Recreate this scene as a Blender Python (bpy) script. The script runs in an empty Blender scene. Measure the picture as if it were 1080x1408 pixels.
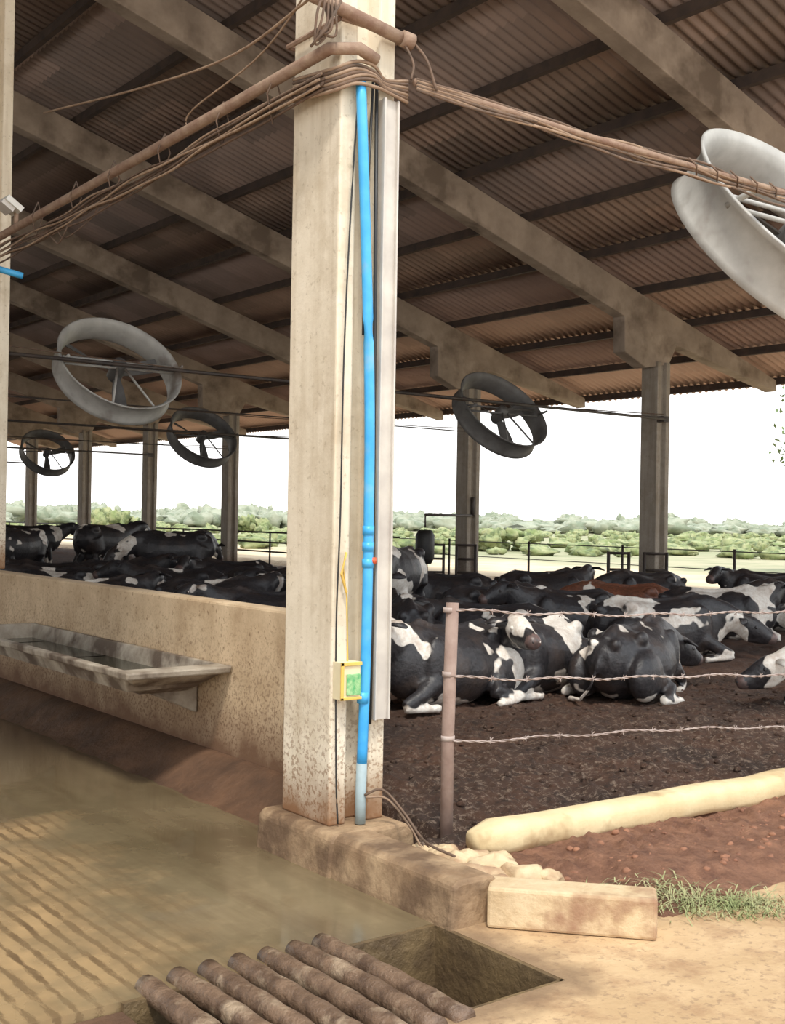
import bpy, math, random
from mathutils import Vector, Matrix, noise
random.seed(7)
sc = bpy.context.scene
try:
    sc.view_settings.view_transform = 'Standard'
except Exception:
    pass
COS, SIN = 0.795, 0.607

def plan(r, d):
    """site survey offsets (right, deep) rotated on to the barn grid (x across, y along)"""
    return (COS*r + SIN*d, -SIN*r + COS*d)

# ------------------------------------------------------------------ materials
def nodes(name):
    m = bpy.data.materials.new(name); m.use_nodes = True
    nt = m.node_tree; b = nt.nodes['Principled BSDF']
    return m, nt, b
def L(nt, a, b): nt.links.new(a, b)
def N(nt, t, **k):
    n = nt.nodes.new(t)
    for a, v in k.items(): setattr(n, a, v)
    return n
def coords(nt, loc=(0,0,0), scale=(1,1,1)):
    tc = N(nt,'ShaderNodeTexCoord'); mp = N(nt,'ShaderNodeMapping')
    mp.inputs['Location'].default_value = loc; mp.inputs['Scale'].default_value = scale
    L(nt, tc.outputs['Object'], mp.inputs['Vector']); return mp.outputs['Vector']
def noi(nt, vec, scale, detail=6, rough=.6):
    n = N(nt,'ShaderNodeTexNoise'); n.inputs['Scale'].default_value = scale
    n.inputs['Detail'].default_value = detail; n.inputs['Roughness'].default_value = rough
    L(nt, vec, n.inputs['Vector']); return n.outputs['Fac']
def remap(nt, v, a, b, c=0., d=1.):
    n = N(nt,'ShaderNodeMapRange'); n.inputs[1].default_value=a; n.inputs[2].default_value=b
    n.inputs[3].default_value=c; n.inputs[4].default_value=d
    L(nt, v, n.inputs[0]); return n.outputs[0]
def mixc(nt, f, a, b):
    n = N(nt,'ShaderNodeMix', data_type='RGBA')
    if hasattr(f,'links') or not isinstance(f,(int,float)): L(nt,f,n.inputs[0])
    else: n.inputs[0].default_value=f
    for s,v in ((6,a),(7,b)):
        if isinstance(v,tuple): n.inputs[s].default_value=(v[0],v[1],v[2],1)
        else: L(nt,v,n.inputs[s])
    return n.outputs[2]
def mth(nt, op, a, b=None):
    n = N(nt,'ShaderNodeMath', operation=op)
    for i,v in enumerate((a,b)):
        if v is None: continue
        if isinstance(v,(int,float)): n.inputs[i].default_value=v
        else: L(nt,v,n.inputs[i])
    return n.outputs[0]
def bump(nt, b, h, strength=.3, dist=.02):
    n = N(nt,'ShaderNodeBump'); n.inputs['Strength'].default_value=strength
    n.inputs['Distance'].default_value=dist
    L(nt,h,n.inputs['Height']); L(nt,n.outputs[0],b.inputs['Normal'])
def xyz(nt, vec):
    s = N(nt,'ShaderNodeSeparateXYZ'); L(nt,vec,s.inputs[0]); return s.outputs
def mat(name, c1, c2, scale=4, rough=.8, bs=.3, metal=0, c3=None, s3=.8, lo=.35, hi=.65, dist=.02, t3=.5):
    m, nt, b = nodes(name); v = coords(nt)
    n = noi(nt, v, scale)
    col = mixc(nt, remap(nt,n,lo,hi), c1, c2)
    if c3:
        n3 = noi(nt, v, s3, 4)
        col = mixc(nt, remap(nt,n3,t3,t3+.15), col, c3)
    L(nt,col,b.inputs['Base Color']); b.inputs['Roughness'].default_value=rough
    b.inputs['Metallic'].default_value=metal
    if bs: bump(nt,b,noi(nt,v,scale*4),bs,dist)
    return m
def dirty_concrete(name, c1, c2, dirt, z0, z1, streak=.6, bs=.3, spot=.35):
    m, nt, b = nodes(name); v = coords(nt)
    col = mixc(nt, remap(nt,noi(nt,v,3.0),.3,.7), c1, c2)
    vs = coords(nt, scale=(9,9,.6))
    st = remap(nt,noi(nt,vs,1.0,5),.48,.75,0,streak)
    col = mixc(nt, st, col, (c2[0]*.6,c2[1]*.52,c2[2]*.42))
    col = mixc(nt, remap(nt,noi(nt,v,1.6,7,.7),.50,.7,0,.6), col, (c2[0]*.60,c2[1]*.52,c2[2]*.42))
    sp = remap(nt,noi(nt,v,30,3),.61,.69,0,spot)
    col = mixc(nt, sp, col, (c2[0]*.45,c2[1]*.38,c2[2]*.3))
    z = xyz(nt,v)[2]
    sp2 = mth(nt,'MULTIPLY', remap(nt,noi(nt,v,45,3),.52,.60), remap(nt,z,z1*2.6,z0,0,.9))
    col = mixc(nt, sp2, col, dirt)
    zz = mth(nt,'ADD', z, mth(nt,'MULTIPLY', mth(nt,'SUBTRACT', noi(nt,v,4), .5), -1.2*(z1-z0)))
    col = mixc(nt, remap(nt,zz,z1,z0), col, dirt)
    L(nt,col,b.inputs['Base Color']); b.inputs['Roughness'].default_value=.85
    bump(nt,b,noi(nt,v,22),bs,.01)
    return m

M = {}
M['column'] = dirty_concrete('column_concrete',(.80,.71,.57),(.68,.59,.45),(.24,.12,.055),.0,.36,.5)
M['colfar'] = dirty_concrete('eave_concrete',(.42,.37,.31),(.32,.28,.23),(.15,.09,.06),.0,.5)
M['wall'] = dirty_concrete('wall_concrete',(.68,.52,.34),(.50,.36,.22),(.16,.085,.045),.0,.42,.2,.35,.7)
M['rafter'] = mat('rafter_concrete',(.43,.345,.27),(.28,.22,.17),1.6,.9,.2,c3=(.18,.135,.10),s3=1.1)
M['purlin'] = mat('purlin_wood',(.06,.045,.04),(.10,.07,.055),3,.9,.1)
M['curb'] = mat('curb_concrete',(.42,.29,.17),(.25,.155,.085),5,.8,.6,c3=(.15,.09,.05),s3=2.6,t3=.47)
M['block'] = mat('block_concrete',(.66,.51,.32),(.52,.37,.21),6,.85,.5,c3=(.34,.2,.12),s3=3)
M['cream'] = mat('cream_curb',(.74,.60,.36),(.62,.47,.26),3,.85,.35,c3=(.40,.27,.14),s3=2.5,t3=.53)
M['ledge'] = mat('ledge_mud',(.15,.08,.045),(.075,.042,.026),3,.6,.8)
M['rust'] = mat('rusty_pipe',(.22,.13,.09),(.34,.24,.17),9,.8,.3)
M['post'] = mat('rusty_post',(.24,.16,.13),(.32,.23,.19),9,.85,.2)
M['cable'] = mat('dusty_cable',(.17,.105,.07),(.09,.06,.042),12,.85,0)
M['cablelt'] = mat('tan_cable',(.36,.25,.17),(.22,.14,.09),8,.85,0)
M['wire'] = mat('fence_wire',(.48,.40,.36),(.30,.22,.19),8,.7,0)
M['black'] = mat('black_plastic',(.012,.012,.014),(.03,.028,.025),6,.5,0)
M['darksteel'] = mat('dark_steel',(.035,.028,.025),(.07,.05,.04),6,.6,0)
M['blue'] = mat('blue_pvc',(.035,.33,.72),(.08,.45,.82),5,.4,0,c3=(.22,.40,.55),s3=3,t3=.6)
M['bluegrey'] = mat('dirty_pvc',(.33,.42,.45),(.25,.3,.3),6,.6,0)
M['galv'] = mat('galvanised',(.62,.58,.52),(.48,.44,.40),4,.6,.05,metal=.1)
M['fan'] = mat('fan_housing',(.48,.47,.44),(.34,.33,.31),3,.5,.05,c3=(.24,.2,.17),s3=1.5,t3=.52)
M['fandark'] = mat('fan_housing_dark',(.17,.165,.16),(.10,.095,.09),3,.6,.05)  # darker grey: farther housings, all motors and blades
M['yellow'] = mat('yellow_plastic',(.78,.55,.12),(.7,.45,.1),5,.5,0)
M['cream_pl'] = mat('cream_plastic',(.8,.7,.45),(.7,.6,.4),5,.5,0)
M['green'] = mat('green_label',(.05,.35,.12),(.4,.6,.3),30,.5,0)
M['red'] = mat('red_valve',(.75,.12,.04),(.6,.1,.04),5,.4,0)
M['white'] = mat('white_paint',(.75,.73,.68),(.6,.57,.5),5,.5,0)
M['trough'] = mat('trough_concrete',(.46,.40,.32),(.27,.22,.165),6,.7,.3,c3=(.12,.085,.06),s3=2.5,t3=.48)
M['redclod'] = mat('red_clod',(.32,.15,.085),(.20,.09,.055),5,.95,.5)
M['bars'] = mat('muddy_bars',(.22,.14,.09),(.10,.06,.038),9,.34,.7,c3=(.38,.28,.19),s3=6,t3=.54)
M['pit'] = mat('pit_mud',(.11,.07,.045),(.05,.035,.025),5,.5,.6)
M['pitwall'] = mat('pit_wall_wet',(.20,.135,.065),(.10,.065,.035),6,.5,.6)
M['leaf'] = mat('leaf',(.16,.22,.08),(.09,.14,.05),3,.8,0)
M['grass'] = mat('grass',(.20,.25,.09),(.44,.40,.22),2.5,.9,0)
M['muzzle'] = mat('muzzle',(.16,.10,.09),(.08,.06,.055),14,.4,0)
M['udder'] = mat('udder',(.55,.32,.26),(.48,.28,.22),8,.6,0)

m,nt,b = nodes('water'); b.inputs['Base Color'].default_value=(.02,.025,.014,1); b.inputs['Roughness'].default_value=.12
M['water']=m

# alley floor: wet grooved concrete
m,nt,b = nodes('alley_wet_concrete'); v = coords(nt); s = xyz(nt,v)
big = noi(nt,v,.9,5); fine = noi(nt,v,9,6)
col = mixc(nt, remap(nt,big,.35,.65),(.125,.095,.052),(.22,.17,.098))
vst = coords(nt,scale=(5,.7,1))
col = mixc(nt, remap(nt,noi(nt,vst,1.3,6),.45,.75,0,.6),col,(.095,.062,.034))
col = mixc(nt, remap(nt,fine,.55,.8,0,.35),col,(.30,.23,.13))
# darker brown towards the muddy ledge / far end
col = mixc(nt, remap(nt, mth(nt,'ADD',s[1],mth(nt,'MULTIPLY',big,3)),8.6,11.5,0,.6), col, (.085,.055,.032))
wob = mth(nt,'MULTIPLY',noi(nt,v,1.2,2),.04)
sx = mth(nt,'ADD',s[0],wob)
groove = mth(nt,'SINE', mth(nt,'MULTIPLY', sx, 2*math.pi/.088))
vg = coords(nt,scale=(1,.25,1))
groove = mth(nt,'ADD', groove, mth(nt,'MULTIPLY', mth(nt,'SUBTRACT', noi(nt,vg,18,5,.75), .5), 5.0))
g01 = remap(nt,groove,.2,.9)
mask = mth(nt,'MULTIPLY', remap(nt, mth(nt,'ADD',s[0],mth(nt,'MULTIPLY',noi(nt,v,1.6,5),1.8)),3.75,3.2), remap(nt,noi(nt,v,1.3,5),.38,.6,.1,1.0))
light = mixc(nt, mth(nt,'MULTIPLY',mask,.9), col, (.44,.29,.145))
gm = mth(nt,'MULTIPLY', g01, mask)
col = mixc(nt, mth(nt,'MULTIPLY',gm,.85), light, (.10,.06,.03))
L(nt,col,b.inputs['Base Color'])
rr = remap(nt,noi(nt,v,1.3,3),.4,.62,.05,.18)
L(nt,mth(nt,'ADD',rr,mth(nt,'MULTIPLY',mask,.22)),b.inputs['Roughness'])
h = mth(nt,'MULTIPLY', mask, mth(nt,'SUBTRACT', mth(nt,'MULTIPLY',fine,.5), mth(nt,'MULTIPLY',g01,.6)))
h = mth(nt,'ADD', h, mth(nt,'MULTIPLY',noi(nt,v,3,3),.3))
bump(nt,b,h,.35,.012); M['alley']=m

# sandy apron concrete
m,nt,b = nodes('apron_sandy_concrete'); v = coords(nt)
col = mixc(nt, remap(nt,noi(nt,v,1.6,6),.35,.65),(.64,.45,.26),(.48,.32,.17))
col = mixc(nt, remap(nt,noi(nt,v,4,7,.7),.48,.68,0,.8),col,(.33,.19,.10))
col = mixc(nt, remap(nt,noi(nt,v,30,3),.56,.66,0,.5),col,(.24,.15,.09))
dx = mth(nt,'MAXIMUM', mth(nt,'SUBTRACT', xyz(nt,v)[0], 3.62), 0.0)
dy = mth(nt,'ABSOLUTE', mth(nt,'SUBTRACT', xyz(nt,v)[1], 3.9))
dd = mth(nt,'ADD', dx, mth(nt,'MAXIMUM', mth(nt,'SUBTRACT', dy, .4), 0.0))
dd = mth(nt,'ADD', dd, mth(nt,'MULTIPLY', mth(nt,'SUBTRACT', noi(nt,v,5,5), .5), .5))
col = mixc(nt, remap(nt,dd,.26,.04,0,.8), col, (.20,.125,.07))
L(nt,col,b.inputs['Base Color']); b.inputs['Roughness'].default_value=.75
bump(nt,b,noi(nt,v,18),.5,.012); M['apron']=m

# bedding soil
m,nt,b = nodes('bedding_soil'); v = coords(nt); s = xyz(nt,v)
col = mixc(nt, remap(nt,noi(nt,v,1.3,6),.35,.65),(.135,.062,.034),(.060,.032,.021))
col = mixc(nt, remap(nt,noi(nt,v,9,6,.75),.52,.62,0,.7), col, (.035,.02,.014))
fl = mth(nt,'MULTIPLY', remap(nt,noi(nt,v,19,6,.8),.53,.60), remap(nt,mth(nt,'ADD',s[1],mth(nt,'MULTIPLY',noi(nt,v,.8,4),3)),10.4,7.2))
col = mixc(nt, mth(nt,'MULTIPLY',fl,.75), col, (.38,.275,.20))
red = mixc(nt, remap(nt,noi(nt,v,7,7,.7),.35,.65),(.48,.235,.135),(.22,.095,.055))
yy = mth(nt,'ADD', s[1], mth(nt,'MULTIPLY',mth(nt,'SUBTRACT',noi(nt,v,3,4),.5),.7))
col = mixc(nt, remap(nt,yy,5.05,4.75), col, red)
sand = mixc(nt, remap(nt,noi(nt,v,2,5),.35,.65),(.72,.56,.36),(.58,.42,.26))
xx = mth(nt,'ADD', s[0], mth(nt,'MULTIPLY',mth(nt,'SUBTRACT',noi(nt,v,1,4),.5),2.0))
col = mixc(nt, remap(nt,xx,20.2,21.4), col, sand)
L(nt,col,b.inputs['Base Color']); b.inputs['Roughness'].default_value=.85
bump(nt,b,noi(nt,v,11,8,.75),1.0,.09); M['soil']=m

# fields
m,nt,b = nodes('field'); v = coords(nt); s = xyz(nt,v)
g = mixc(nt, remap(nt,noi(nt,v,.05,8,.65),.35,.65),(.25,.27,.14),(.42,.37,.24))
g = mixc(nt, remap(nt,noi(nt,v,.6,6),.45,.7,0,.6), g, (.17,.20,.10))
sand = mixc(nt, remap(nt,noi(nt,v,.7,5),.35,.65),(.72,.57,.38),(.60,.45,.28))
xx = mth(nt,'ADD', s[0], mth(nt,'MULTIPLY',mth(nt,'SUBTRACT',noi(nt,v,.2,5),.5),14.0))
col = mixc(nt, remap(nt,xx,30,34), sand, g)
L(nt,col,b.inputs['Base Color']); b.inputs['Roughness'].default_value=1; M['field']=m

# roof sheets with panel-to-panel tone variation
m,nt,b = nodes('roof_sheet'); v = coords(nt)
sn = N(nt,'ShaderNodeVectorMath',operation='SNAP'); sn.inputs[1].default_value=(1.65,1.1,50); L(nt,v,sn.inputs[0])
wn = N(nt,'ShaderNodeTexWhiteNoise',noise_dimensions='3D'); L(nt,sn.outputs[0],wn.inputs['Vector'])
col = mixc(nt, wn.outputs['Value'], (.235,.185,.16),(.42,.31,.26))
col = mixc(nt, remap(nt,noi(nt,v,.8,6),.45,.75,0,.7), col, (.19,.145,.125))
eave_lit = remap(nt, xyz(nt,v)[0], 14,21,0,.6)
col = mixc(nt, eave_lit, col, (.58,.36,.27))  # eave light put into the colour: paler, pinker towards the open side
L(nt,col,b.inputs['Base Color']); b.inputs['Roughness'].default_value=.7; M['roof']=m

M['farleaf']=mat('far_foliage',(.27,.29,.21),(.37,.38,.29),.5,1,0,c3=(.19,.22,.15),s3=.6,t3=.48)  # distance haze put into the leaf colour: pale and greyed
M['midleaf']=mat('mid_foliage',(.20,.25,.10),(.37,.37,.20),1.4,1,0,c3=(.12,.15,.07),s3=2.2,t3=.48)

def cow_mat(i, thr, brown=False, standing=False):
    m,nt,b = nodes('cow_coat_%d'%i)
    v = coords(nt, loc=(i*3.7, i*1.9, i*5.3))
    n = noi(nt, v, 1.45, 3, .5)
    f = remap(nt, n, thr, thr+.012)
    oc = coords(nt)
    dark = (.10,.038,.022) if brown else (.016,.015,.017)
    if not brown:
        z = xyz(nt, oc)[2]
        zn = mth(nt,'ADD', z, mth(nt,'MULTIPLY', mth(nt,'SUBTRACT', noi(nt,v,3,2), .5), .5))
        a_,b2 = ((.46,.43) if standing else (.11,.09))
        f = mth(nt,'MAXIMUM', f, remap(nt, zn, a_,b2))
    fur = noi(nt, oc, 26, 4)
    w = mixc(nt, remap(nt,fur,.35,.7), (.80,.76,.70),(.62,.54,.46))
    w = mixc(nt, remap(nt,noi(nt,oc,3.5,5),.50,.72,0,.7), w, (.32,.22,.16))
    d = mixc(nt, remap(nt,fur,.35,.7), dark, (dark[0]*2.4,dark[1]*2.3,dark[2]*2.2))
    d = mixc(nt, remap(nt,noi(nt,oc,3,5),.52,.76,0,.55), d, (.085,.055,.04))
    L(nt, mixc(nt,f,d,w), b.inputs['Base Color']); b.inputs['Roughness'].default_value=.45
    bump(nt,b,mth(nt,'ADD',fur,mth(nt,'MULTIPLY',noi(nt,oc,6,3),1.5)),.3,.02)
    return m

# ------------------------------------------------------------------ mesh builder
class MB:
    def __init__(s): s.v=[]; s.f=[]; s.m=[]; s.sm=[]; s.mats=[]
    def mi(s,m):
        if m not in s.mats: s.mats.append(m)
        return s.mats.index(m)
    def add(s,vs,fs,m,smooth=False):
        o=len(s.v); s.v+= [tuple(p) for p in vs]; k=s.mi(m)
        for f in fs: s.f.append([o+i for i in f]); s.m.append(k); s.sm.append(smooth)
    def box(s,c,d,m,rot=None):
        x,y,z=[q/2 for q in d]; vs=[Vector((a*x,b_*y,e*z)) for a in(-1,1) for b_ in(-1,1) for e in(-1,1)]
        if rot is not None: vs=[rot@p for p in vs]
        vs=[p+Vector(c) for p in vs]
        s.add(vs,[(0,1,3,2),(4,6,7,5),(0,4,5,1),(2,3,7,6),(0,2,6,4),(1,5,7,3)],m)
    def bx(s,x0,x1,y0,y1,z0,z1,m): s.box(((x0+x1)/2,(y0+y1)/2,(z0+z1)/2),(x1-x0,y1-y0,z1-z0),m)
    def prism(s,poly,axis,a,b_,m):
        def P(u,w,t):
            return {'x':(t,u,w),'y':(u,t,w),'z':(u,w,t)}[axis]
        n=len(poly); vs=[P(u,w,a) for u,w in poly]+[P(u,w,b_) for u,w in poly]
        fs=[tuple(range(n)),tuple(range(2*n-1,n-1,-1))]+[(i,(i+1)%n,n+(i+1)%n,n+i) for i in range(n)]
        s.add(vs,fs,m)
    def tube(s,pts,rad,m,seg=8,up=(0,0,1),smooth=True,cap=True):
        pts=[Vector(p) for p in pts]; n=len(pts)
        if not isinstance(rad,(list,)): rad=[rad]*n
        vs=[]; U=Vector(up)
        for i,p in enumerate(pts):
            t=(pts[min(i+1,n-1)]-pts[max(i-1,0)]).normalized()
            sd=t.cross(U)
            if sd.length<.05: sd=t.cross(Vector((0.3,1,0)))
            sd.normalize(); u=sd.cross(t).normalized()
            r=rad[i]; rw,rh=(r if isinstance(r,tuple) else (r,r))
            for k in range(seg):
                a=2*math.pi*k/seg; vs.append(p+sd*math.cos(a)*rw+u*math.sin(a)*rh)
        fs=[]
        for i in range(n-1):
            for k in range(seg):
                a=i*seg+k; b_=i*seg+(k+1)%seg; fs.append((a,b_,b_+seg,a+seg))
        if cap: fs.append(tuple(range(seg-1,-1,-1))); fs.append(tuple(range((n-1)*seg,n*seg)))
        s.add(vs,fs,m,smooth)
    def ell(s,c,r,m,rot=None,seg=12,rings=8):
        vs=[];fs=[]
        for i in range(rings+1):
            th=math.pi*i/rings
            for k in range(seg):
                a=2*math.pi*k/seg
                p=Vector((r[0]*math.sin(th)*math.cos(a),r[1]*math.sin(th)*math.sin(a),r[2]*math.cos(th)))
                if rot is not None: p=rot@p
                vs.append(p+Vector(c))
        for i in range(rings):
            for k in range(seg):
                fs.append((i*seg+k,i*seg+(k+1)%seg,(i+1)*seg+(k+1)%seg,(i+1)*seg+k))
        s.add(vs,fs,m,True)
    def lathe(s,prof,m,M4=Matrix.Identity(4),seg=40,closed=True):
        vs=[];n=len(prof)
        for k in range(seg):
            a=2*math.pi*k/seg
            for r,z in prof: vs.append(M4@Vector((r*math.cos(a),r*math.sin(a),z)))
        fs=[]
        for k in range(seg):
            for j in range(n if closed else n-1):
                a=k*n+j; b_=k*n+(j+1)%n; c=((k+1)%seg)*n+(j+1)%n; d=((k+1)%seg)*n+j
                fs.append((a,b_,c,d))
        s.add(vs,fs,m,True)
    def mesh(s,name):
        me=bpy.data.meshes.new(name); me.from_pydata(s.v,[],s.f)
        for m in s.mats: me.materials.append(m)
        me.polygons.foreach_set('material_index',s.m); me.polygons.foreach_set('use_smooth',s.sm)
        import bmesh
        bm=bmesh.new(); bm.from_mesh(me); bmesh.ops.recalc_face_normals(bm,faces=bm.faces); bm.to_mesh(me); bm.free()
        me.update(); return me
    def obj(s,name,bevel=0,loc=(0,0,0),rz=0):
        return place(name,s.mesh(name),loc,rz,bevel)
def place(name,me,loc=(0,0,0),rz=0,bevel=0,scale=1):
    o=bpy.data.objects.new(name,me); sc.collection.objects.link(o); o.location=loc; o.rotation_euler=(0,0,rz); o.scale=(scale,)*3
    if bevel:
        q=o.modifiers.new('bevel','BEVEL'); q.width=bevel; q.segments=2; q.limit_method='ANGLE'
    return o
def cat(pts,n=6):
    P=[Vector(p) for p in pts]; P=[P[0]*2-P[1]]+P+[P[-1]*2-P[-2]]; out=[]
    for i in range(1,len(P)-2):
        a,b_,c,d=P[i-1:i+3]
        for j in range(n):
            t=j/n; out.append(.5*((2*b_)+(c-a)*t+(2*a-5*b_+4*c-d)*t*t+(-a+3*b_-3*c+d)*t**3))
    out.append(P[-2]); return out
def sag(a,b_,n=16,drop=.1,wob=0,seed=0):
    a=Vector(a);b_=Vector(b_);out=[]
    rs=random.Random(seed)
    ph=[rs.uniform(0,6.28) for _ in range(4)]
    for i in range(n+1):
        t=i/n; p=a.lerp(b_,t); p.z-=drop*4*t*(1-t)
        if wob:
            e=min(1,4*t,4*(1-t))
            p.z+=wob*e*(math.sin(t*17+ph[0])+.5*math.sin(t*41+ph[1])); p.y+=wob*e*.6*math.sin(t*23+ph[2]); p.x+=wob*e*.6*math.sin(t*19+ph[3])
        out.append(p)
    return out

# ------------------------------------------------------------------ layout constants
EX=19.37; Y0=16.54; BAY=5.95; MX=3.875
def ztop(x): return 6.2-.30*(x-EX) if x>=MX else 6.2-.30*(2*MX-x-EX)
frames=[5.6]+[Y0+BAY*k for k in range(-1,8)]

# floors
f=MB(); f.bx(-20,3.85,4.35,64,-.9,-.22,M['alley']); f.obj('floor')
f=MB(); f.bx(3.62,23,-6,4.35,-.9,-.22,M['apron']); f.bx(-20,3.62,-6,3.5,-.9,-.22,M['apron']); f.obj('concrete_apron')
f=MB(); f.bx(-20,3.60,3.52,4.33,-1.1,-.72,M['pit']); f.bx(-20,2.02,3.51,4.34,-.72,-.255,M['ledge'])
f.bx(2.02,3.62,4.325,4.35,-.75,-.222,M['pitwall']); f.bx(3.598,3.62,3.5,4.33,-.75,-.222,M['pitwall']); f.bx(2.02,3.62,3.5,3.52,-.75,-.222,M['pitwall']); f.obj('drain_pit')
g=MB(); g.add([(23,-120,-.03),(700,-120,-.03),(700,800,-.03),(23,800,-.03)],[(0,1,2,3)],M['field'])
g.add([(-400,63.5,-.03),(23,63.5,-.03),(23,800,-.03),(-400,800,-.03)],[(0,1,2,3)],M['field']); g.obj('ground_field')

# soil
def hs(x,y):
    if x<4.38 and y>5.15: return -.3
    if y<4.25 and x+y<8.35: return -.3
    t=min(1,max(0,(y-4.7)/1.6)); base=-.13*(1-t)
    e=min(1,max(0,(y-3.62)/.45)); base=-.26*(1-e)+base*e
    n=noise.fractal(Vector((x*1.7,y*1.7,0)),1,2,5)*.04+noise.fractal(Vector((x*.35,y*.35,3)),1,2,3)*.05
    if y>4.4: n+=abs(noise.fractal(Vector((x*7,y*7,9)),.8,2,3))*.05
    else: n+=noise.fractal(Vector((x*9,y*9,9)),.8,2,3)*.014
    return base+n*e
xs=[];x=3.86
while x<23.2: xs.append(x); x+= .04 if x<8 else .10
xs.append(23.3)
ys=[];y=3.62
while y<64: ys.append(y); y+= .04 if y<8 else (.10 if y<20 else .35)
vs=[(x,y,hs(x,y)) for y in ys for x in xs]; nx=len(xs)
fs=[(j*nx+i,j*nx+i+1,(j+1)*nx+i+1,(j+1)*nx+i) for j in range(len(ys)-1) for i in range(nx-1)]
g=MB(); g.add(vs,fs,M['soil'],True); g.obj('ground_bedding')

# ledge (muddy fillet), wall, curb
f=MB()
lv=[];lx=[3.76+.0245*i for i in range(21)]; ly=[5.96+.06*i for i in range(140)]+[14.4+.5*i for i in range(98)]
for y in ly:
    for i,x in enumerate(lx):
        t=i/20; z=-.235+.22*(t*t*(3-2*t))+ (noise.fractal(Vector((x*5,y*3,2)),1,2,4)*.02)*math.sin(math.pi*min(1,t+.1))
        lv.append((min(x,4.246),y,z))
f.add(lv,[(j*21+i,j*21+i+1,(j+1)*21+i+1,(j+1)*21+i) for j in range(len(ly)-1) for i in range(20)],M['ledge'],True)
f.obj('muddy_ledge')
f=MB(); f.bx(4.25,4.42,6.02,63,-.3,1.06,M['wall']); f.bx(4.065,4.27,5.80,6.05,-.3,1.055,M['wall']); f.obj('wall_feed_alley',.02)
f=MB()
f.prism([(3.60,-.3),(3.60,-.2),(3.62,-.02),(3.66,0.0),(3.86,0.0),(3.90,-.03),(3.93,-.3)],'y',4.22,5.25,M['curb'])
f.prism([(3.58,-.3),(3.60,-.03),(3.63,0.003),(4.10,0.003),(4.16,-.04),(4.18,-.3)],'y',5.2,5.95,M['curb'])
o=f.obj('alley_curb',.02)

# columns
def colprof(w=.37,d=.48,fl=.11,rc=.10):
    x,y=w/2,d/2
    return [(-x,-y),(-x+fl,-y),(-x+fl+.02,-y+rc),(x-fl-.02,-y+rc),(x-fl,-y),(x,-y),(x,y),(x-fl,y),(x-fl-.02,y-rc),(-x+fl+.02,y-rc),(-x+fl,y),(-x,y)]
cm=MB(); cm.prism(colprof(),'z',0.0,10.2,M['column']); cme=cm.mesh('concrete_column')
place('concrete_column',cme,(3.875,5.60,0.002),0,.012)
for k in range(-1,8): 
    yy=13.08+BAY*(k+1); place('concrete_column',cme,(4.34,yy,1.06),0,.012)
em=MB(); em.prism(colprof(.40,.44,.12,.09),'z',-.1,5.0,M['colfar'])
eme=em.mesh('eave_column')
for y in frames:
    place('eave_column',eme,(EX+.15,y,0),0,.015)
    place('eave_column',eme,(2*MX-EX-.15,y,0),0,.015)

# rafters
def rafter():
    r=MB()
    def half(sg):
        pts=[]
        def P(x,z): pts.append((MX+sg*(x-MX),z))
        P(MX,ztop(MX)); P(23.5,ztop(23.5)); P(23.52,ztop(23.5)-.26); P(EX+1.2,ztop(EX+1.2)-.55)
        P(EX+.62,ztop(EX+.6)-.62); P(EX+.38,4.98); P(EX-.35,4.85); P(EX-1.0,5.12); P(EX-1.02,ztop(EX-1)-.66); P(12,ztop(12)-.62); P(MX,ztop(MX)-.7)
        return pts
    r.prism(half(1),'y',-.16,.16,M['rafter']); r.prism(half(-1),'y',-.16,.16,M['rafter'])
    return r.mesh('roof_rafter')
rme=rafter()
for y in frames: place('roof_rafter',rme,(0,y,0),0,.02)
# purlins
p=MB()
for sg in (1,-1):
    x=4.3
    while x<23.8:
        z=ztop(x); xx=MX+sg*(x-MX)
        p.bx(xx-.05,xx+.05,4.2,63.8,z+.0,z+.16,M['purlin']); x+=1.62
p.obj('roof_purlins')
# corrugated roof
PER=.2; ny=int((64.2-4.0)/PER*6)
r=MB()
for sg in (1,-1):
    cuts=[MX]+[4.3+1.62*2*i+.1 for i in range(1,7)]+[24.1]
    for a in range(len(cuts)-1):
        xa,xb=cuts[a],cuts[a+1]+.12
        vs=[];
        for j in range(ny+1):
            y=4.0+j*PER/6; dz=.028*math.cos(2*math.pi*j/6)
            for x,up in ((xa,.035),(xb,0)):
                vs.append((MX+sg*(x-MX), y, ztop(x)+.195+dz+up))
        fs=[(2*j,2*j+1,2*j+3,2*j+2) for j in range(ny)]
        r.add(vs,fs,M['roof'],True)
ro=r.obj('corrugated_roof')
so=ro.modifiers.new('thick','SOLIDIFY'); so.thickness=.008

# ------------------------------------------------------------------ main column hardware
c=MB()
bx=3.69+.18; fy=5.36
c.tube(cat([(bx-.085,fy-.05,4.12),(bx-.03,fy-.05,3.2),(bx+.01,fy-.05,2.4),(bx+.02,fy-.05,1.7),(bx+.015,fy-.05,.9),(bx+.0,fy-.05,.32)]),.029,M['blue'],14)
c.tube([(bx,fy-.05,.34),(bx-.005,fy-.05,.1),(bx-.005,fy-.05,0.01)],.030,M['bluegrey'],12)
for z in (1.62,1.53,1.44): c.tube([(bx+.019,fy-.05,z+.025),(bx+.019,fy-.05,z-.025)],.033,M['blue'],14)
c.tube([(bx+.03,fy-.06,1.455),(bx+.05,fy-.085,1.455)],.018,M['red'],10)
c.tube([(bx+.0,fy-.05,.73),(bx,fy-.05,.67)],.033,M['blue'],14)
c.obj('blue_water_pipe')
c=MB(); c.bx(3.945,4.035,5.305,5.358,.57,4.02,M['galv']); c.bx(3.938,3.95,5.285,5.31,.57,4.02,M['galv']); c.bx(4.03,4.042,5.285,5.31,.57,4.02,M['galv']); c.obj('galvanised_cable_channel',.003)
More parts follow.
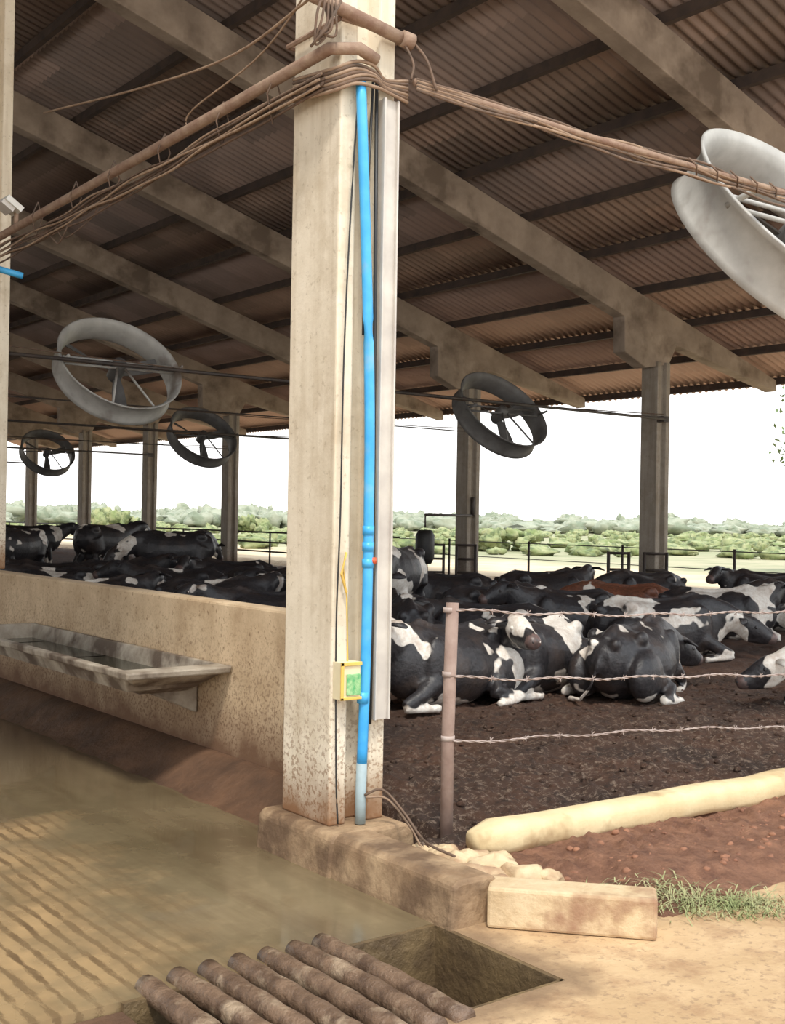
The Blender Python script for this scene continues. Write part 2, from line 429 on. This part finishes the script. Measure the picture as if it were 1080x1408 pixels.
c=MB(); 
c.bx(3.70,3.83,5.28,5.358,.70,.905,M['cream_pl']); c.bx(3.695,3.715,5.27,5.28,.70,.905,M['yellow']); c.bx(3.695,3.835,5.27,5.28,.885,.905,M['yellow']); c.bx(3.695,3.835,5.27,5.28,.70,.715,M['yellow'])
c.bx(3.735,3.825,5.268,5.279,.725,.84,M['green']); c.tube([(3.77,5.32,.9),(3.765,5.33,1.25),(3.74,5.335,1.42),(3.76,5.34,1.5)],.006,M['yellow'],6)
c.tube([(3.75,5.32,1.5),(3.72,5.32,1.38),(3.755,5.32,1.28)],.009,M['yellow'],6)
c.obj('electrical_switch_box',.005)
# wires
c=MB()
c.tube(cat([(3.80,5.34,4.1),(3.765,5.345,3.5),(3.73,5.345,2.6),(3.72,5.34,1.7),(3.705,5.34,1.1),(3.72,5.34,.3),(3.73,5.33,.02)]),.005,M['black'],6)
c.tube([(3.91,5.33,4.1),(3.915,5.32,3.0),(3.925,5.32,2.0),(3.925,5.31,1.2),(3.92,5.31,.55)],.011,M['black'],6)
c.tube([(3.885,5.33,4.1),(3.87,5.35,3.4),(3.86,5.35,2.7)],.008,M['black'],6)
c.tube(cat([(3.87,5.28,.17),(3.95,5.22,.2),(4.0,5.1,.1),(4.0,4.95,.0),(3.88,4.7,.02),(3.86,4.5,.02)]),.007,M['cable'],6)
c.tube(cat([(3.87,5.27,.16),(3.97,5.2,.15),(4.03,5.08,.02),(4.05,5.0,-.08)]),.006,M['cablelt'],6)
c.obj('column_cables')
# top fittings
c=MB()
for z in (4.12,4.40):
    c.tube([(3.66,5.33,z),(4.10,5.33,z),(4.10,5.86,z),(3.66,5.86,z),(3.66,5.33,z)],.016,M['rust'],6,smooth=False)
c.tube([(3.05,5.30,4.50),(3.66,5.30,4.43),(4.11,5.30,4.37)],.036,M['rust'],12)
c.tube([(4.05,5.29,4.375),(4.12,5.28,4.365)],.046,M['rust'],10)
for q in range(5):
    c.tube(cat([(3.50+.02*q,5.27,4.46),(3.46+.03*q,5.26,4.34-.02*q),(3.48,5.3,4.2+.02*q),(3.56,5.3,4.3),(3.5+.02*q,5.27,4.46)]),.007,M['cable'],6)
c.tube([(3.62,5.27,4.46),(3.52,5.26,4.28),(3.45,5.3,4.18)],.008,M['cable'],6)
c.tube(cat([(4.12,5.27,4.36),(4.16,5.2,4.25),(4.20,5.16,4.08)]),.009,M['cable'],6)
c.tube(cat([(4.06,5.29,4.36),(4.08,5.22,4.22),(4.05,5.2,4.12)]),.007,M['cable'],6)
for i in range(7):
    zz=4.05+.02*i
    c.tube(cat([(3.60,5.7,zz-.02),(3.63,5.35,zz-.05),(3.74,5.29,zz-.0),(3.85,5.27,zz+.02*math.sin(i)),(3.93,5.28,zz-.01*i),(4.09,5.28,zz-.03)],4),.010,M['cable'] if i%2 else M['cablelt'],6)
c.obj('column_pipe_clamp')
# left pipe run along alley
c=MB()
c.tube([(3.86,5.27,4.20),(3.74,5.26,4.23),(3.60,5.34,4.22),(3.60,7.5,4.17),(3.60,11.2,4.10),(3.60,40,4.05)],.034,M['rust'],12)
for i in range(8):
    o_=random.uniform(-.03,.03)
    c.tube(sag((3.60+o_,5.4,4.10-.012*i),(3.60+o_,11.2,4.02-.02*i),40,.02,.014,i),.008,M['cable'] if i%3 else M['cablelt'],5)
c.tube([(3.62,11.2,3.95),(3.62,40,3.9)],.02,M['cable'],6)
for y in (5.9,6.5,7.3,8.1,8.8,9.6):
    c.tube([(3.60,y,4.24),(3.555,y+.01,4.12),(3.60,y+.02,3.96),(3.645,y+.01,4.12),(3.60,y,4.24)],.006,M['cable'],5)
c.tube(cat([(3.6,8.9,3.98),(3.58,8.98,3.86),(3.6,9.15,3.82),(3.6,9.3,3.9),(3.6,9.5,3.95)]),.007,M['cable'],5)
c.tube(cat([(3.6,8.3,4.02),(3.6,8.5,3.9),(3.6,9.0,3.84),(3.6,9.2,3.96)]),.006,M['cable'],5)
c.tube(cat([(3.25,4.3,4.95),(3.4,5.0,4.62),(3.6,6.0,4.42),(3.6,6.9,4.30),(3.6,7.0,4.2)]),.006,M['cablelt'],5)
c.tube(cat([(3.45,5.3,4.44),(3.5,6.2,4.42),(3.55,7.5,4.60),(3.6,9.5,4.95)]),.008,M['cablelt'],5)
c.obj('alley_pipe_and_cable_run')
c=MB()
c.tube([(4.09,5.22,4.12),(5.5,5.15,4.07),(8.0,5.08,4.06),(19.3,5.0,4.1)],.022,M['rust'],10)
for i in range(7):
    c.tube(sag((4.09,5.2,4.13-.01*i),(8.5,5.05,4.09-.022*i),46,.02,.014,i+20),.009,M['cablelt'] if i%2 else M['cable'],5)
c.tube(sag((8.5,5.05,4.05),(19.2,5.0,4.0),20,.1,.01,4),.02,M['cable'],6)
for i in range(9):
    x=6.3+.22*i; c.tube([(x,5.09,4.10),(x+.04,5.055,4.05),(x+.08,5.09,4.0)],.007,M['cable'],5)
c.obj('gable_pipe_and_cable_run')
c=MB()
c.box((3.55,10.1,4.30),(.16,.22,.05),M['white'],Matrix.Rotation(.6,3,'Y')); c.tube([(3.6,10.1,4.28),(3.6,10.1,4.14)],.02,M['rust'],6)
c.box((3.50,10.1,4.28),(.12,.18,.04),M['galv'],Matrix.Rotation(.6,3,'Y')); c.obj('floodlight')
c=MB(); c.tube([(3.66,10.95,3.93),(3.95,10.88,3.87)],.03,M['blue'],10); c.tube([(3.66,10.95,3.93),(3.66,11.1,3.93)],.03,M['white'],10); c.obj('pipe_stub')

# cross pipes & fan cables
for k in (0,1,2,3,4,6):
    y=Y0+BAY*k-.40
    c=MB(); c.tube([(4.5,y,3.84),(EX,y,3.80)],.028 if k%2==0 else .014,M['darksteel'],8)
    c.tube(sag((4.5,y+.05,4.0),(EX,y+.05,3.9),30,.15,.01,k),.010,M['cable'],5)
    c.box((EX+.02,y+.09,3.80),(.16,.18,.12),M['darksteel'])
    c.obj('fan_support_pipe')

# fans
def fan_mesh(mh,name):
    R=.86; Ld=.40; F=MB(); T=math.radians(40)
    ax=Vector((0,-math.cos(T),math.sin(T)))
    Q=ax.to_track_quat('Z','Y').to_matrix().to_4x4()
    prof=[(R+.07,Ld/2),(R+.02,Ld/2-.05),(R-.01,Ld/2-.12),(R-.01,-Ld/2+.04),(R+.03,-Ld/2),(R+.05,-Ld/2+.005),(R+.02,-Ld/2+.05),(R+.02,Ld/2-.12),(R+.05,Ld/2-.06),(R+.09,Ld/2-.01)]
    F.lathe(prof,mh,Q,64)
    def TP(p): return Q@Vector(p)
    F.tube([TP((0,0,.20)),TP((0,0,.12)),TP((0,0,-.12)),TP((0,0,-.16))],[.09,.115,.115,.08],M['fandark'],16)
    for i in range(3):
        a=math.radians(20+120*i); 
        dx,dy=math.cos(a),math.sin(a); px,py=-dy,dx
        vs=[]
        for r_,w,tw in ((.10,.05,.75),(.35,.085,.6),(.6,.10,.5),(.81,.10,.42)):
            for sg in(-1,1):
                for th in (-.006,.006):
                    vs.append(TP((dx*r_+px*w*sg*math.cos(tw),dy*r_+py*w*sg*math.cos(tw),-.05+w*sg*math.sin(tw)+th)))
        fs=[]
        for q in range(3):
            o=q*4; fs+=[(o,o+4,o+6,o+2),(o+1,o+3,o+7,o+5),(o,o+1,o+5,o+4),(o+2,o+6,o+7,o+3)]
        fs+=[(0,2,3,1),(12,13,15,14)]
        F.add(vs,fs,M['fandark'])
    for yy in (-.07,.07):
        h=math.sqrt(R*R-yy*yy)
        F.tube([TP((-h,yy,.13)),TP((h,yy,.13))],.018,mh,8)
    for xx in (-.32,.32):
        F.tube([TP((xx*.15,-.05,.14)),TP((xx,-math.sqrt(R*R-xx*xx),.12))],.018,mh,8)
    F.tube([(-R-.03,-.10,.05),(-R-.03,-.365,.12)],.022,mh,8); F.tube([(R+.03,-.10,.05),(R+.03,-.365,.12)],.022,mh,8)
    return F.mesh(name)
fm1=fan_mesh(M['fan'],'ventilation_fan'); fm2=fan_mesh(M['fandark'],'ventilation_fan_b')
place('ventilation_fan',fm1,(8.18,5.56,3.95),0,0,1.12)
place('ventilation_fan',fm1,(7.44,Y0,3.78))
place('ventilation_fan',fm2,(15.1,Y0,3.62))
place('ventilation_fan',fm2,(15.25,Y0+2*BAY,3.72))
place('ventilation_fan',fm2,(15.6,Y0+4*BAY,3.70))
place('ventilation_fan',fm2,(7.5,Y0+2*BAY,3.68))

# ------------------------------------------------------------------ trough
t=MB()
def ring(x0,x1,y0,y1,z): return [(x0,y0,z),(x1,y0,z),(x1,y1,z),(x0,y1,z)]
rs=[ring(3.74,4.14,7.85,10.9,.40),ring(3.52,4.20,7.52,11.1,.555),ring(3.44,4.235,7.40,11.18,.57),ring(3.43,4.24,7.39,11.2,.62),ring(3.49,4.19,7.56,11.12,.625),ring(3.58,4.14,7.70,11.0,.45)]
vs=[p for r_ in rs for p in r_]; fs=[(0,3,2,1)]
for i in range(len(rs)-1):
    for k in range(4): fs.append((i*4+k,i*4+(k+1)%4,(i+1)*4+(k+1)%4,(i+1)*4+k))
t.add(vs,fs,M['trough'])
t.add(ring(3.56,4.155,7.66,11.03,.50),[(0,1,2,3)],M['water'])
for y in (7.9,9.3,10.6): t.prism([(4.24,.22),(4.24,.5),(3.7,.5),(3.7,.46)],'y',y,y+.07,M['trough'])
t.obj('water_trough',.012)

# ------------------------------------------------------------------ drain grate bars
b_=MB()
for i in range(7):
    x=2.17+.142*i; w=random.uniform(-.012,.012)
    pts=[];rad=[]
    for j in range(15):
        tt=j/14; pts.append((x+w*math.sin(tt*3),4.44-tt*1.0,-.225+.012*math.sin(tt*math.pi)));rad.append(.050+.003*math.sin(j*1.9+i))
    b_.tube(pts,rad,M['bars'],14)
b_.obj('drain_grate')

# block, curb, rubble
bl=MB(); bl.box((0,0,0),(.78,.20,.19),M['block']); o=bl.obj('concrete_block',.015,(4.10,3.93,-.123),math.atan2(-.55,.50))
bl=MB()
pts=[];rad=[]
for i in range(60):
    x=4.30+i*.17; pts.append((x,4.86-.006*i+.01*math.sin(i*.8),-.055+.004*math.sin(i*1.3))); e=1 if 0<i<59 else .6
    rad.append((.105*e+.004*math.sin(i*2.1),.088*e+.003*math.sin(i*1.7)))
vs=[];seg=16
for p_,(rw,rh) in zip(pts,rad):
    for k in range(seg):
        a=2*math.pi*k/seg; ca,sa=math.cos(a),math.sin(a)
        q=(abs(ca)**4+abs(sa)**4)**.25
        vs.append((p_[0],p_[1]+ca/q*rw,p_[2]+sa/q*rh))
fs=[]
for i in range(len(pts)-1):
    for k in range(seg): fs.append((i*seg+k,i*seg+(k+1)%seg,(i+1)*seg+(k+1)%seg,(i+1)*seg+k))
fs.append(tuple(range(seg))); fs.append(tuple(range((len(pts)-1)*seg,len(pts)*seg)))
bl.add(vs,fs,M['cream'],True); bl.obj('cream_concrete_curb')
def rock(mb,c,r,m,seed,seg=14,rings=9):
    n0=len(mb.v); mb.ell(c,(r,r*.85,r*.6),m,None,seg,rings)
    for i in range(n0,len(mb.v)):
        p=Vector(mb.v[i]); d=p-Vector(c); k=1+.5*noise.noise(Vector(d/r*1.2)+Vector((seed,0,0)))+.22*noise.noise(Vector(d/r*3.5)+Vector((seed,3,0)))
        mb.v[i]=tuple(Vector(c)+d*k)
rk=MB()
for i,(x,y,r_) in enumerate([(4.10,4.72,.15),(4.22,4.60,.15),(4.08,4.52,.14),(4.24,4.42,.12),(4.14,4.90,.12),(4.07,5.02,.11),(4.32,4.66,.10),(4.04,4.38,.10),(4.36,4.34,.07),(4.18,4.76,.14),(4.04,4.85,.11)]):
    rock(rk,(x,y,-.14),r_,M['block'],i*3.1,20,14)
rk.obj('concrete_rubble')
rk=MB()
for i in range(240):
    x=random.uniform(4.5,8.0); y=random.uniform(4.0,4.66)
    rock(rk,(x,y,hs(x,y)-.004),random.choice((.008,.012,.016,.026,.01)),M['redclod'],i*1.7,9,6)
rk.obj('soil_clods')
rk=MB()
for i in range(1100):
    x=random.uniform(4.5,11.0); y=random.uniform(5.05,9)
    rock(rk,(x,y,hs(x,y)),random.choice((.012,.016,.022,.03)),M['soil'],i*1.7,8,5)
rk.obj('bedding_clods')
# grass
g=MB()
for i in range(900):
    cx,cy=plan(random.gauss(1.64,.30),random.gauss(5.95,.09)); a=random.uniform(0,6.28); l=random.uniform(.04,.15); w=.003
    z=max(hs(cx,cy),-.22); d=Vector((math.cos(a),math.sin(a),0)); s_=Vector((-d.y,d.x,0))*w
    p0=Vector((cx,cy,z-.01)); p1=p0+d*l*.4+Vector((0,0,l*.35)); p2=p0+d*l+Vector((0,0,l*random.uniform(.05,.5)))
    g.add([p0-s_,p0+s_,p1+s_,p1-s_,p2],[(0,1,2,3),(3,2,4)],M['grass'])
g.obj('grass_tuft')

# front fence
c=MB()
c.tube([(4.335,5.13,-.25),(4.335,5.13,.5),(4.345,5.12,1.22)],.036,M['post'],14)
c.tube([(11.5,4.95,-.2),(11.5,4.95,1.2)],.036,M['post'],12)
for i,(z0,z1) in enumerate(((1.18,1.05),(.82,.58),(.46,.22))):
    for q in (0,1):
        pts=[]
        for j in range(241):
            tt=j/240; x=4.34+7.16*tt; y=5.09-.14*tt; z=z0+(z1-z0)*min(1,tt*2.2)-.02*math.sin(tt*9+i)+.008*math.sin(tt*60+i)
            ph=j*1.1+math.pi*q; pts.append((x,y+.0045*math.cos(ph),z+.0045*math.sin(ph)))
        c.tube(pts,.004,M['wire'],4)
    for j in range(1,26):
        tt=j/26; x=4.34+7.16*tt; z=z0+(z1-z0)*min(1,tt*2.2)-.02*math.sin(tt*9+i)
        c.tube([(x-.01,5.09-.14*tt-.012,z-.016),(x+.01,5.09-.14*tt+.012,z+.016)],.0025,M['wire'],4); c.tube([(x+.01,5.09-.14*tt-.012,z+.016),(x-.01,5.09-.14*tt+.012,z-.016)],.0025,M['wire'],4)
for z in (1.18,.82,.46): c.tube([(4.335,5.13,z-.014),(4.335,5.13,z+.014)],.040,M['wire'],10)
c.obj('barbed_wire_fence')

# rear fence along eave
c=MB()
y=6.0
while y<62:
    c.tube([(20.1,y,-.1),(20.1,y,1.15)],.03,M['darksteel'],6); y+=2.975
c.tube([(20.1,5,1.10),(20.1,26,1.10)],.012,M['darksteel'],5); c.tube([(20.1,5,.72),(20.1,26,.72)],.010,M['darksteel'],5)
for z in (1.12,.8,.5): c.tube([(20.1,26,z),(20.1,62,z)],.03,M['darksteel'],6)
c.obj('rear_pipe_fence')
def gate(x,y,rz):
    g=MB()
    for dx in (-.62,-.2,.12,.58): g.tube([(dx,0,-.05),(dx,0,1.05)],.035,M['darksteel'],8)
    for z in (.35,.68,1.02):
        g.tube([(-.62,0,z),(-.2,0,z)],.028,M['darksteel'],8); g.tube([(.12,0,z),(.58,0,z)],.028,M['darksteel'],8)
    return g.obj('steel_gate',0,(x,y,0),rz)
gate(EX-.42,Y0-.10,math.radians(-37)); gate(EX-.42,Y0+BAY-.10,math.radians(-37))
# cow brush near second eave column
c=MB(); bxp,byp=plan(.76,27.5)
cx,cy=EX+.1,Y0+BAY-.25
c.tube([(cx,cy,1.75),(bxp,byp,1.75)],.03,M['darksteel'],8); c.tube([(cx,cy,1.75),(cx,cy,2.2)],.05,M['darksteel'],8)
c.tube([(bxp,byp,1.75),(bxp,byp,1.45)],.02,M['darksteel'],8)
c.tube([(bxp,byp,1.40),(bxp,byp,1.28),(bxp,byp,.75),(bxp,byp,.62)],[.15,.22,.22,.15],M['black'],16)
c.obj('cow_brush')

# ------------------------------------------------------------------ cows
def remeshed(mb,vox=.024):
    me=mb.mesh('tmp'); o=bpy.data.objects.new('tmp',me); sc.collection.objects.link(o)
    r=o.modifiers.new('r','REMESH'); r.mode='VOXEL'; r.voxel_size=vox
    s=o.modifiers.new('s','SMOOTH'); s.factor=.5; s.iterations=4
    dg=bpy.context.evaluated_depsgraph_get(); ev=o.evaluated_get(dg); e=ev.to_mesh()
    vs=[v.co.copy() for v in e.vertices]; fs=[tuple(p.vertices) for p in e.polygons]
    ev.to_mesh_clear(); bpy.data.objects.remove(o); bpy.data.meshes.remove(me)
    return vs,fs
base=M['black']
def head(mb,poll,direc):
    d=Vector(direc).normalized(); p=Vector(poll)
    mb.tube([p-d*.08,p,p+d*.10,p+d*.20,p+d*.33,p+d*.43,p+d*.49],[(.08,.10),(.115,.14),(.13,.155),(.12,.14),(.088,.105),(.098,.09),(.065,.06)],base,14)
    u=Vector((0,0,1)); sd=d.cross(u).normalized(); u=sd.cross(d).normalized()
    mb.tube([p-d*.0-u*.11,p+d*.15-u*.14,p+d*.38-u*.075],[(.06,.06),(.07,.06),(.055,.04)],base,10)
    return p,d,sd,u
def finish_cow(name,mb,fr):
    p,d,sd,u=fr
    vs,fs=remeshed(mb)
    F=MB(); F.mats=[base,M['muzzle'],M['black'],M['udder']]
    F.v=[tuple(v) for v in vs]; tip=p+d*.48
    for f_ in fs:
        c=sum((vs[i] for i in f_),Vector())/len(f_)
        rel=c-p; mz=rel.dot(d)>.40 and (c-tip).length<.2
        F.f.append(list(f_)); F.m.append(1 if mz else 0); F.sm.append(True)
    for s_ in (-1,1):
        e0=p+sd*s_*.10+u*.06; e1=e0+sd*s_*.12-u*.02-d*.04; e2=e0+sd*s_*.22-u*.06-d*.04
        F.tube([e0,e1,e2],[(.02,.035),(.022,.065),(.008,.02)],base,8,up=d)
        F.ell(p+d*.16+sd*s_*.115+u*.04,(.022,.022,.022),M['black'])
        F.ell(p+d*.475+sd*s_*.04+u*.03,(.014,.014,.014),M['black'])
    return F.mesh(name)
def lying(name,poll,hd,neckmid):
    B=MB()
    tr=[(-.97,.50,.10,.10),(-.90,.50,.20,.22),(-.74,.48,.28,.33),(-.50,.43,.38,.39),(-.12,.37,.48,.40),(.2,.40,.43,.41),(.45,.43,.33,.41),(.65,.48,.24,.36),(.80,.52,.18,.27),(.88,.54,.10,.14)]
    B.tube([(x,0,z) for x,z,w,h in tr],[(w,h) for x,z,w,h in tr],base,20)
    B.tube([(-.88,0,.72),(-.6,0,.82),(-.2,0,.78),(.2,0,.80),(.45,0,.87),(.6,0,.82)],[(.06,.03),(.06,.05),(.035,.05),(.035,.05),(.045,.06),(.04,.04)],base,8)
    for s_ in(-1,1):
        B.ell((-.50,s_*.27,.71),(.12,.07,.09),base)
        B.ell((-.88,s_*.13,.67),(.08,.06,.07),base)
        B.ell((-.55,s_*.34,.32),(.34,.17,.28),base)
        B.tube([(-.35,s_*.42,.24),(-.22,s_*.50,.16),(-.45,s_*.56,.10),(-.62,s_*.56,.09)],[.12,.09,.06,.055],base,10)
        B.tube([(-.62,s_*.56,.09),(-.42,s_*.60,.055),(-.25,s_*.60,.05),(-.15,s_*.60,.045)],[.055,.042,.045,.05],base,10)
        B.ell((.46,s_*.26,.44),(.17,.11,.32),base)
        B.tube([(.5,s_*.28,.30),(.72,s_*.29,.18),(.92,s_*.25,.09)],[.11,.08,.062],base,10)
        B.tube([(.92,s_*.25,.08),(.77,s_*.31,.055),(.60,s_*.34,.05),(.5,s_*.35,.045)],[.06,.042,.045,.05],base,10)
    pl=Vector(poll)
    B.tube([(.42,0,.58),(.64,neckmid[1]*.3,.62),neckmid,tuple(pl-Vector(hd).normalized()*.02)],[(.22,.29),(.18,.27),(.135,.20),(.105,.14)],base,14)
    B.tube([(.66,0,.3),tuple(Vector(neckmid)-Vector((0,0,.16)))],[(.06,.16),(.04,.08)],base,8)
    B.tube([(-.93,0,.62),(-1.01,.03,.44),(-1.0,.10,.22),(-.92,.25,.06),(-.75,.45,.04)],[.035,.026,.022,.025,.035],base,8)
    return finish_cow(name,B,head(B,poll,hd))
def standing(name,poll,hd,neckmid):
    B=MB()
    tr=[(-.88,1.12,.10,.10),(-.82,1.10,.22,.22),(-.62,1.06,.29,.32),(-.3,1.0,.34,.36),(.05,.97,.37,.38),(.35,.99,.33,.38),(.58,1.03,.26,.35),(.74,1.05,.17,.26),(.82,1.05,.1,.15)]
    B.tube([(x,0,z) for x,z,w,h in tr],[(w,h) for x,z,w,h in tr],base,20)
    B.tube([(-.7,0,1.36),(0,0,1.33),(.45,0,1.38)],[(.08,.04),(.05,.04),(.05,.05)],base,8)
    for s_ in(-1,1):
        B.ell((-.55,s_*.2,1.28),(.12,.09,.09),base)
        B.tube([(-.6,s_*.17,1.05),(-.48,s_*.22,.78),(-.55,s_*.21,.62),(-.74,s_*.20,.47),(-.70,s_*.20,.28),(-.67,s_*.20,.10),(-.64,s_*.2,.03)],[(.16,.24),(.13,.17),(.09,.10),(.06,.065),(.042,.045),(.048,.05),(.055,.06)],base,12)
        B.tube([(.50,s_*.18,.95),(.46,s_*.19,.70),(.50,s_*.18,.45),(.50,s_*.18,.25),(.50,s_*.18,.10),(.53,s_*.18,.03)],[(.12,.17),(.08,.10),(.055,.06),(.042,.045),(.046,.05),(.055,.06)],base,12)
    B.ell((-.42,0,.68),(.2,.16,.17),base)
    pl=Vector(poll)
    B.tube([(.5,0,1.12),(.75,neckmid[1]*.3,1.16),neckmid,tuple(pl)],[(.20,.30),(.16,.24),(.125,.18),(.10,.14)],base,14)
    B.tube([(-.86,0,1.20),(-.96,0,1.0),(-.93,0,.7),(-.92,0,.45),(-.92,0,.3)],[.035,.025,.02,.04,.02],base,8)
    return finish_cow(name,B,head(B,poll,hd))
meshes={
 'L1':lying('dairy_cow_lying_a',(1.02,0,.86),(1,0,-.42),(.86,0,.74)),
 'L2':lying('dairy_cow_lying_b',(.96,.22,.84),(.5,.9,-.40),(.84,.08,.73)),
 'L3':lying('dairy_cow_lying_c',(1.12,-.12,.50),(1,-.35,-.55),(.91,-.05,.58)),
 'S1':standing('dairy_cow_standing_a',(1.10,0,1.36),(1,0,-.5),(.93,0,1.26)),
 'S2':standing('dairy_cow_standing_b',(1.20,.1,.95),(.8,.1,-1),(1.0,.05,1.05)),
}
# (right, deep, relative heading, mesh, threshold, scale, brown)
herd=[
 (.50,10.8,228,'L1',.57,.86,0),(1.42,11.7,236,'L2',.565,.86,0),(2.35,11.5,58,'L3',.615,.86,0),
 (1.05,13.6,172,'L2',.55,.88,0),(3.25,14.4,8,'L3',.62,.90,0),(4.75,17.3,350,'L2',.54,.90,0),
 (3.5,18.3,180,'L3',.70,.88,1),(6.3,18.6,180,'L3',.64,.9,0),(2.7,21,15,'L2',.64,.95,0),
 (.10,13.6,100,'L3',.67,.92,0),(4.45,10.95,195,'L3',.58,.84,0),(.10,17.0,255,'S2',.52,.92,0),
 (1.4,16.6,30,'L3',.66,.9,0),(2.4,16.4,200,'L1',.63,.88,0),(.9,19.8,190,'L2',.66,.9,0),(4.6,21.8,200,'L3',.64,.9,0),
 (6.9,22.0,170,'L2',.62,.9,0),
 (-1.55,15.2,200,'L1',.58,.90,0),(-2.55,17.2,10,'L2',.61,.9,0),(-4.4,24,200,'S2',.60,.95,0),(-6.6,27.5,60,'S1',.60,1.0,0),
 (-3.55,19.6,185,'L1',.63,.9,0),(-4.3,17.4,20,'L2',.59,.9,0),(-5.6,19.6,200,'L1',.60,.9,0),(-6.3,21.8,175,'L2',.63,.9,0),
 (-7.6,24.2,250,'S2',.59,.92,0),(-8.9,27,200,'S1',.58,.92,0),(-5.2,22.8,30,'L1',.61,.95,0),(-3.1,23,200,'L2',.61,.95,0),
 (-2.0,20,340,'L1',.63,.95,0),(-7.2,29,75,'S2',.57,.92,0),(-9.4,31,30,'S1',.61,.95,0),(-4.9,29,60,'S2',.60,.9,0),(-1.2,18.0,160,'L2',.61,.9,0)
]
HY=math.atan2(-SIN,COS)
for i,(r_,d_,a,k,thr,s_,br) in enumerate(herd):
    x,y=plan(r_,d_)
    o=place('dairy_cow',meshes[k],(x,y,hs(x,y)-.01),HY+math.radians(a),0,s_)
    cmx=cow_mat(i+1,thr,bool(br),k[0]=='S')
    o.material_slots[0].link='OBJECT'; o.material_slots[0].material=cmx

# ------------------------------------------------------------------ vegetation
def blob(mb,c,r,h,m,seed,seg=12,rings=8):
    n0=len(mb.v); mb.ell(c,(r,r,h),m,None,seg,rings)
    for i in range(n0,len(mb.v)):
        p=Vector(mb.v[i]); d=p-Vector(c); q=Vector((d.x/r,d.y/r,d.z/h))
        k=1+.5*noise.noise(q*1.6+Vector((seed,0,0)))+.5*noise.noise(q*4.5+Vector((seed,5,0))); mb.v[i]=tuple(Vector(c)+d*k)
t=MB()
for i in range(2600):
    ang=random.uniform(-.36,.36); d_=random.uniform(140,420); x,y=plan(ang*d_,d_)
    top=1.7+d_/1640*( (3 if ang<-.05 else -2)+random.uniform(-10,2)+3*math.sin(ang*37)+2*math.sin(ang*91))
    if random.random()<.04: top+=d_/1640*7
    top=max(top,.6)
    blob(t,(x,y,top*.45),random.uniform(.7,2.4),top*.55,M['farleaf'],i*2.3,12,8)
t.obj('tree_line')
t=MB()
for i in range(420):
    ang=random.uniform(-.36,.36); d_=random.uniform(55,135); x,y=plan(ang*d_,d_)
    if x<27: continue
    h=random.uniform(.15,.6); blob(t,(x,y,h*.4),random.uniform(.25,.9),h*.7,M['midleaf'],i*1.3)
for ang,d_,h in ((-.232,85,2.3),(-.245,88,2.0),(.085,62,1.3),(.10,64,1.1),(-.12,90,1.8)):
    x,y=plan(ang*d_,d_)
    for q in range(22): blob(t,(x+random.uniform(-1.4,1.4),y+random.uniform(-1,1),h*.5+random.uniform(-.5,.35)),.42,h*.22,M['midleaf'],q*3.3+h)
t.obj('shrub_thicket')
# tree on the right
t=MB(); tx,ty=plan(14.9,40)
t.tube([(tx,ty,-.1),(tx+.1,ty,2),(tx,ty+.1,3.8),(tx,ty,5.2)],[.2,.16,.11,.05],M['rafter'],8)
c0=Vector((tx,ty,4.8))
for i in range(24):
    d=Vector((random.gauss(0,1),random.gauss(0,1),random.gauss(0,.6))).normalized()*random.uniform(1.0,1.9); e=c0+d
    t.tube([(tx,ty,3.9),tuple(c0.lerp(e,.5)+Vector((0,0,-.2))),tuple(e)],[.05,.03,.01],M['rafter'],5)
    for j in range(90):
        p=e+Vector((random.gauss(0,.35),random.gauss(0,.35),random.gauss(0,.25))); a=Vector((random.gauss(0,1),random.gauss(0,1),random.gauss(0,1))).normalized()*.11
        b2=a.cross(Vector((.3,.2,1))).normalized()*.05
        t.add([p-a,p+b2,p+a,p-b2],[(0,1,2,3)],M['leaf'])
t.obj('yard_tree')

# ------------------------------------------------------------------ light
w=bpy.data.worlds.new('World'); sc.world=w; w.use_nodes=True; nt=w.node_tree
bg=nt.nodes['Background']; tc=N(nt,'ShaderNodeTexCoord'); s=xyz(nt,tc.outputs['Generated'])
col=mixc(nt, remap(nt,s[2],0,.6),(1.0,.985,.96),(.82,.91,1.0)); L(nt,col,bg.inputs[0]); bg.inputs[1].default_value=1.95
sd=bpy.data.lights.new('sun','SUN'); sd.energy=3.0; sd.angle=math.radians(8); sd.color=(1,.94,.84)
so=bpy.data.objects.new('sun',sd); sc.collection.objects.link(so)
dirv=Vector((.42,.62,-1.25)); so.rotation_euler=dirv.to_track_quat('-Z','Y').to_euler()

# ------------------------------------------------------------------ camera
cd=bpy.data.cameras.new('camera'); cam=bpy.data.objects.new('camera',cd); sc.collection.objects.link(cam)
cd.sensor_fit='VERTICAL'; cd.sensor_height=24; cd.lens=24*1640/1408; cd.clip_end=2000
fw=Vector((SIN,COS,6/1640)).normalized()
R=fw.to_track_quat('-Z','Y').to_matrix()@Matrix.Rotation(math.radians(.95),3,'Z')
cam.matrix_world=Matrix.Translation((0,0,1.7))@R.to_4x4()
sc.camera=cam
